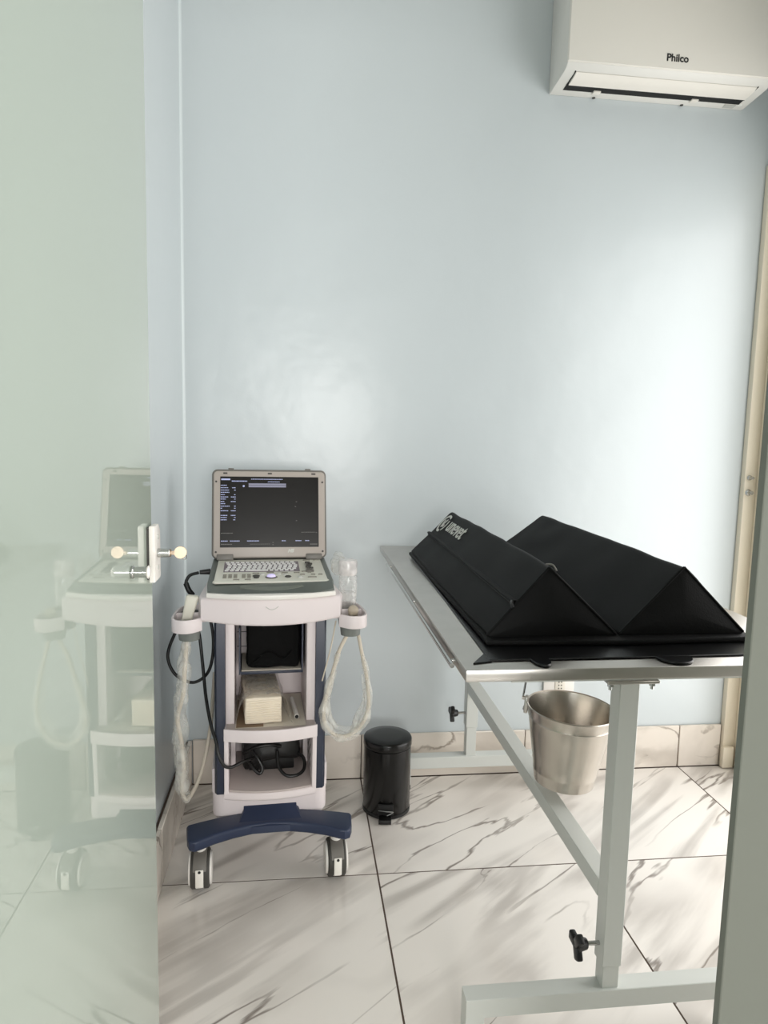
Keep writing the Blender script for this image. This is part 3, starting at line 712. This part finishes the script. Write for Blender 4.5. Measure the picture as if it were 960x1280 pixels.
def end_frame(y0, name):
    y1 = y0+.04
    bl = .338 if y0 < 2 else .390
    bar = [(bl, .034), (bl+.038, .034), (bl+.038, .095), (.894, .095), (.894, .034), (.932, .034), (.932, .135), (bl, .135)]
    f = obj('foot_bar', T(yprism(bar, y0-.004, y1-.004, .0012, 1)), POST, et)
    for xx in (bl+.019, .913): obj('foot_cap', T(join(rbox(xx-.0195, xx+.0195, y0-.0045, y1-.0035, .022, .040, .002), cyl((xx, y0+.016, 0), (xx, y0+.016, .024), .021, .018, 18, .002))), BLACKP, f)
    obj('inner_post', T(rbox(.619, .653, y0+.002, y0+.036, .134, .40, .001, 1)), POST, et)
    obj('outer_post', T(rbox(.616, .656, y0, y1, .182 if y0 < 2 else .236, .777, .0015, 1)), POST, et)
    pz = .777
    fl = obj('mounting_plate', T(rbox(.586, .690, y0-.012, y1+.014, pz, pz+.006, .001, 1)), STEEL, et)
    for xx in (.596, .680):
        obj('bolt', T(join(cyl((xx, y0, pz-.007), (xx, y0, pz), .0065, seg=6), cyl((xx, y0, pz-.014), (xx, y0, pz-.006), .0035, seg=10))), CHROME, fl)
    kz = .222 if y0 < 2 else .282
    yk = y0+.02
    st = obj('clamp_screw', T(cyl((.575, yk, kz), (.617, yk, kz), .0045, seg=12)), CHROME, et)
    kn = cyl((.566, yk, kz), (.590, yk, kz), .016, .011, 16, .002)
    bars = [xf(rbox(-.007, .007, -.010, .010, .0, .030, .004, 2), Matrix.Translation((.569, yk, kz)) @ Matrix.Rotation(R(a), 4, 'X')) for a in (35, 155, 275)]
    obj('clamp_knob', T(join(kn, *bars)), BLACKP, st)
end_frame(1.243, 'a'); DX = -.036; end_frame(2.272, 'b'); DX = 0
sb = rbox(.615, .655, 1.283, 2.272, .310, .347, .0012, 1)
for v in sb.verts:
    f_ = (v.co.y-1.283)/.989; v.co.x -= .034*f_; v.co.z += .050*f_
obj('stretcher', T(sb), POST, et)
obj('stretcher_hook', T(join(rbox(.600, .617, 1.875, 1.895, .345, .350), rbox(.600, .603, 1.875, 1.895, .345, .375))), DGREY, et)
obj('bucket_hook', T(tube([(.690, 1.60, TZ-.021), (.690, 1.60, .80), (.692, 1.60, .780), (.702, 1.60, .780), (.706, 1.60, .795)], .003, 8, 5)), CHROME, et)

# ------------------------------------------------------------------ bucket hanging below the table
bk = thing('metal_bucket', 'dented bare metal bucket hanging under the examination table', 'bucket', (.660, 1.60, .394), (R(0), R(3), R(-23)))
HB = .186; r1, r2 = .071, .106
def rb_(t): return r1+(r2-r1)*t
pro = [(0, .006), (r1-.002, .006), (r1, .0), (r1+.001, .0), (rb_(.04)+.001, .008)]
pro += [(rb_(.14)+.001, HB*.14), (rb_(.15)+.0012, HB*.15), (rb_(.17), HB*.17)]
pro += [(rb_(t), HB*t) for t in (.3, .5, .7, .84)]
pro += [(rb_(.86)+.001, HB*.86), (rb_(.88), HB*.88), (rb_(1), HB), (rb_(1)+.003, HB+.002), (rb_(1)+.0015, HB+.004), (rb_(1)-.002, HB+.002)]
pro += [(rb_(t)-.0025, HB*t) for t in (.9, .5, .1)] + [(r1-.004, .010), (0, .010)]
obj('bucket_body', lathe(pro, 56), ALU, bk, angle=25)
for s in (-1, 1):
    er = obj('ear', join(rbox(s*.108-.005, s*.108+.005, -.011, .011, HB-.030, HB+.012, .003), cyl((s*.104, 0, HB+.006), (s*.120, 0, HB+.006), .005, seg=12)), STEEL, bk)
    for yy in (-.006, .006): obj('rivet', ellipsoid((s*.113, yy, HB-.02), .003, .0035, .0035, 10, 6), CHROME, er)
bail = [(-.118, 0, HB+.006)] + [(-.116*math.cos(PI*i/14), 0, HB+.010+.205*math.sin(PI*i/14)**.85) for i in range(1, 14)] + [(.118, 0, HB+.006)]
obj('bail_handle', tube(bail, .0026, 8, 4), CHROME, bk)

# ------------------------------------------------------------------ black mat and V shaped positioner on the table
mt = thing('black_mat', 'thin glossy black mat under the wedge positioner', 'mat', (.60, 1.65, TZ))
mpts = [(.332, 1.155), (.60, 1.158), (.800, 1.163), (.862, 1.175), (.866, 2.12), (.348, 2.12), (.343, 1.6)]
obj('sheet', prism([(x-.6, y-1.65) for x, y in mpts], .0006, .0042, .0012, 1), MATB, mt)
for cx, w in ((.421, .017), (.668, .032)):
    tab = [(cx-.6+w*math.cos(R(a)), 1.158-1.65-.038*math.sin(R(a))**.8) for a in range(0, 181, 15)]
    obj('tab', prism(tab[::-1] if False else tab, .0006, .0052, .0012, 1), MATB, mt)
tip = [(.300, 1.143), (.335, 1.152), (.345, 1.20), (.336, 1.20)]
obj('corner', prism([(x-.6, y-1.65) for x, y in tip], .0005, .0030), MATB, mt)

vp = thing('wedge_positioner', 'black v shaped two wedge positioning cushion on the steel table', 'positioning cushion', (.607, 1.70, TZ+.0045))
def Q(bm): return xf(bm, Matrix.Translation((-.607, -1.70, -TZ-.0045)))
Y0, Y1 = 1.250, 2.150
zb = TZ+.0045
slab = [(.347, Y0-.02), (.60, Y0-.03), (.873, Y0-.018), (.878, Y0+.03), (.868, Y1+.005), (.347, Y1+.005)]
obj('base_flap', Q(prism(slab, zb+.0005, zb+.011, .003, 2)), LEATH, vp)
zb2 = zb+.0112
def wedge(xa, xp, xb, zp, back):
    n = 26; bm = bmesh.new(); rings = []
    # rounded triangular section
    def section(y, lean):
        pts = []
        A, Pk, B = Vector((xa, zb2)), Vector((xp, zp)), Vector((xb, zb2))
        tri = [A, B, Pk]; rad = [.010, .006, .014]
        for i in range(3):
            a, b, c = tri[i-1], tri[i], tri[(i+1) % 3]
            d1 = (a-b).normalized(); d2 = (c-b).normalized(); rr = rad[i]
            p1 = b+d1*rr; p2 = b+d2*rr
            for q in range(5):
                t = q/4; pts.append((1-t)**2*p1+2*t*(1-t)*b+t*t*p2)
            nx = tri[(i+1) % 3]; p3 = nx+(b-nx).normalized()*rad[(i+1) % 3]
            for q in range(1, 7):
                t = q/7; pts.append(p2.lerp(p3, t))
        cen = (A+B+Pk)/3
        return pts, cen
    from mathutils import noise
    for i in range(n+1):
        t = i/n; y = Y0+(Y1-Y0)*t
        pts, cen = section(y, 0); ring = []
        for p in pts:
            lean = .018*(p.y-zb2)/(zp-zb2)*(1-t)
            yy = y+lean-back*((p.y-zb2)/(zp-zb2))*t
            sag = .0035*noise.noise(Vector((p.x*14, y*9, p.y*14+xp*9)))
            d = (p-cen).normalized()
            q = p+d*(sag + .003*math.sin(PI*t))
            ring.append(bm.verts.new((q.x, yy, max(q.y, zb2))))
        rings.append(ring)
    m_ = len(rings[0])
    for a, b in zip(rings, rings[1:]):
        for k_ in range(m_): bm.faces.new((a[k_], a[(k_+1) % m_], b[(k_+1) % m_], b[k_]))
    # bulging end caps
    for ring, s, t in ((rings[0], -1, 0), (rings[-1], 1, 1)):
        cen = sum((v.co for v in ring), Vector())/m_
        prev = ring
        for f in (.75, .4):
            cur = [bm.verts.new(cen+(v.co-cen)*f+Vector((0, s*.007*(1-f*f), 0))) for v in ring]
            for k_ in range(m_): bm.faces.new((prev[k_], prev[(k_+1) % m_], cur[(k_+1) % m_], cur[k_]))
            prev = cur
        c = bm.verts.new(cen+Vector((0, s*.007, 0)))
        for k_ in range(m_): bm.faces.new((prev[k_], prev[(k_+1) % m_], c))
    bmesh.ops.recalc_face_normals(bm, faces=bm.faces[:])
    return bm
ZP = 1.000
wl = obj('wedge', Q(wedge(.350, .474, .606, ZP, .022)), LEATH, vp, angle=50)
wr = obj('wedge', Q(wedge(.608, .742, .866, ZP, .085)), LEATH, vp, angle=50)
# piping along the front edges and a zip on the outer face of the nearer wedge
for w_, tri in ((wl, ((.352, zb2+.004), (.472, ZP-.004), (.604, zb2+.003))), (wr, ((.610, zb2+.003), (.742, ZP-.004), (.864, zb2+.004)))):
    pts = [(x, Y0-.0005+.018*(z-zb2)/(ZP-zb2), z) for x, z in tri]
    for a, b in zip(pts, pts[1:]): obj('piping', Q(tube([Vector(a), Vector(a).lerp(Vector(b), .5), Vector(b)], .0024, 8, 4)), LEATH, w_)
ex = Vector((.474-.350, 0, ZP-zb2)).normalized(); nn = Vector((-ex.z, 0, ex.x))
def face_pt(s, y, h): # s metres up the outer face
    p = Vector((.350, y, zb2))+ex*s+nn*h; return p
zf = [face_pt(.085, Y0+.012+(Y1-Y0-.02)*i/10, .0022) for i in range(11)]
obj('zip_flap', Q(tube(zf, .007, 10, 3, flat=.45)), LEATH, wl)
obj('zip', Q(tube([face_pt(.0785, Y0+.02+(Y1-Y0-.04)*i/10, .0045) for i in range(11)], .0016, 6, 3)), DARK, wl)
obj('zip_pull', Q(tube([face_pt(.082, Y0+.015, .006), face_pt(.078, Y0+.002, .008), face_pt(.074, Y0-.006, .004)], .003, 8, 4)), BLACKP, wl)
obj('ridge_loop', Q(tube([(.470, Y0+.030, ZP-.001), (.474, Y0+.022, ZP+.001), (.479, Y0+.015, ZP+.000), (.485, Y0+.012, ZP-.010)], .0018, 8, 4)), LAPD, wl)
ob = obj('outer_piping', Q(tube([(.8655, Y0+.01, zb2+.006), (.8665, 1.7, zb2+.006), (.8655, Y1-.01, zb2+.006)], .0026, 8, 4)), LEATH, wr)
obj('zip_pull', Q(tube([(.822, Y0+.12, .922), (.828, Y0+.118, .926), (.834, Y0+.11, .920)], .003, 8, 3)), BLACKP, wr)
# white printed name with its round emblem
lm = lambda s, y: frame_mtx(face_pt(s, y, .0048), (0, -1, 0), ex)
tb_ = text_bm('unevet', .068, .0005, .0006)
obj('lettering', Q(xf(tb_, lm(.140, 1.925))), WHITEINK, wl)
em = bmesh.new()
ring_pts = lambda r, w, a0, a1: ([(r*math.cos(R(a)), r*math.sin(R(a))) for a in range(a0, a1+1, 10)] + [((r-w)*math.cos(R(a)), (r-w)*math.sin(R(a))) for a in range(a1, a0-1, -10)])
emb = [prism(ring_pts(.034, .008, 50, 290), 0, .001), prism(ring_pts(.034, .006, -50, 30), 0, .001),
       prism([(-.016, .012), (-.010, .014), (-.004, -.004), (.004, .018), (.010, .016), (-.001, -.016), (-.006, -.016)], 0, .001),
       prism([(.006, -.004), (.016, -.002), (.012, -.014), (.004, -.012)], 0, .001)]
obj('emblem', Q(xf(join(*emb), lm(.134, 2.072) @ Matrix.Diagonal((1.05, .95, 1, 1)))), WHITEINK, wl)
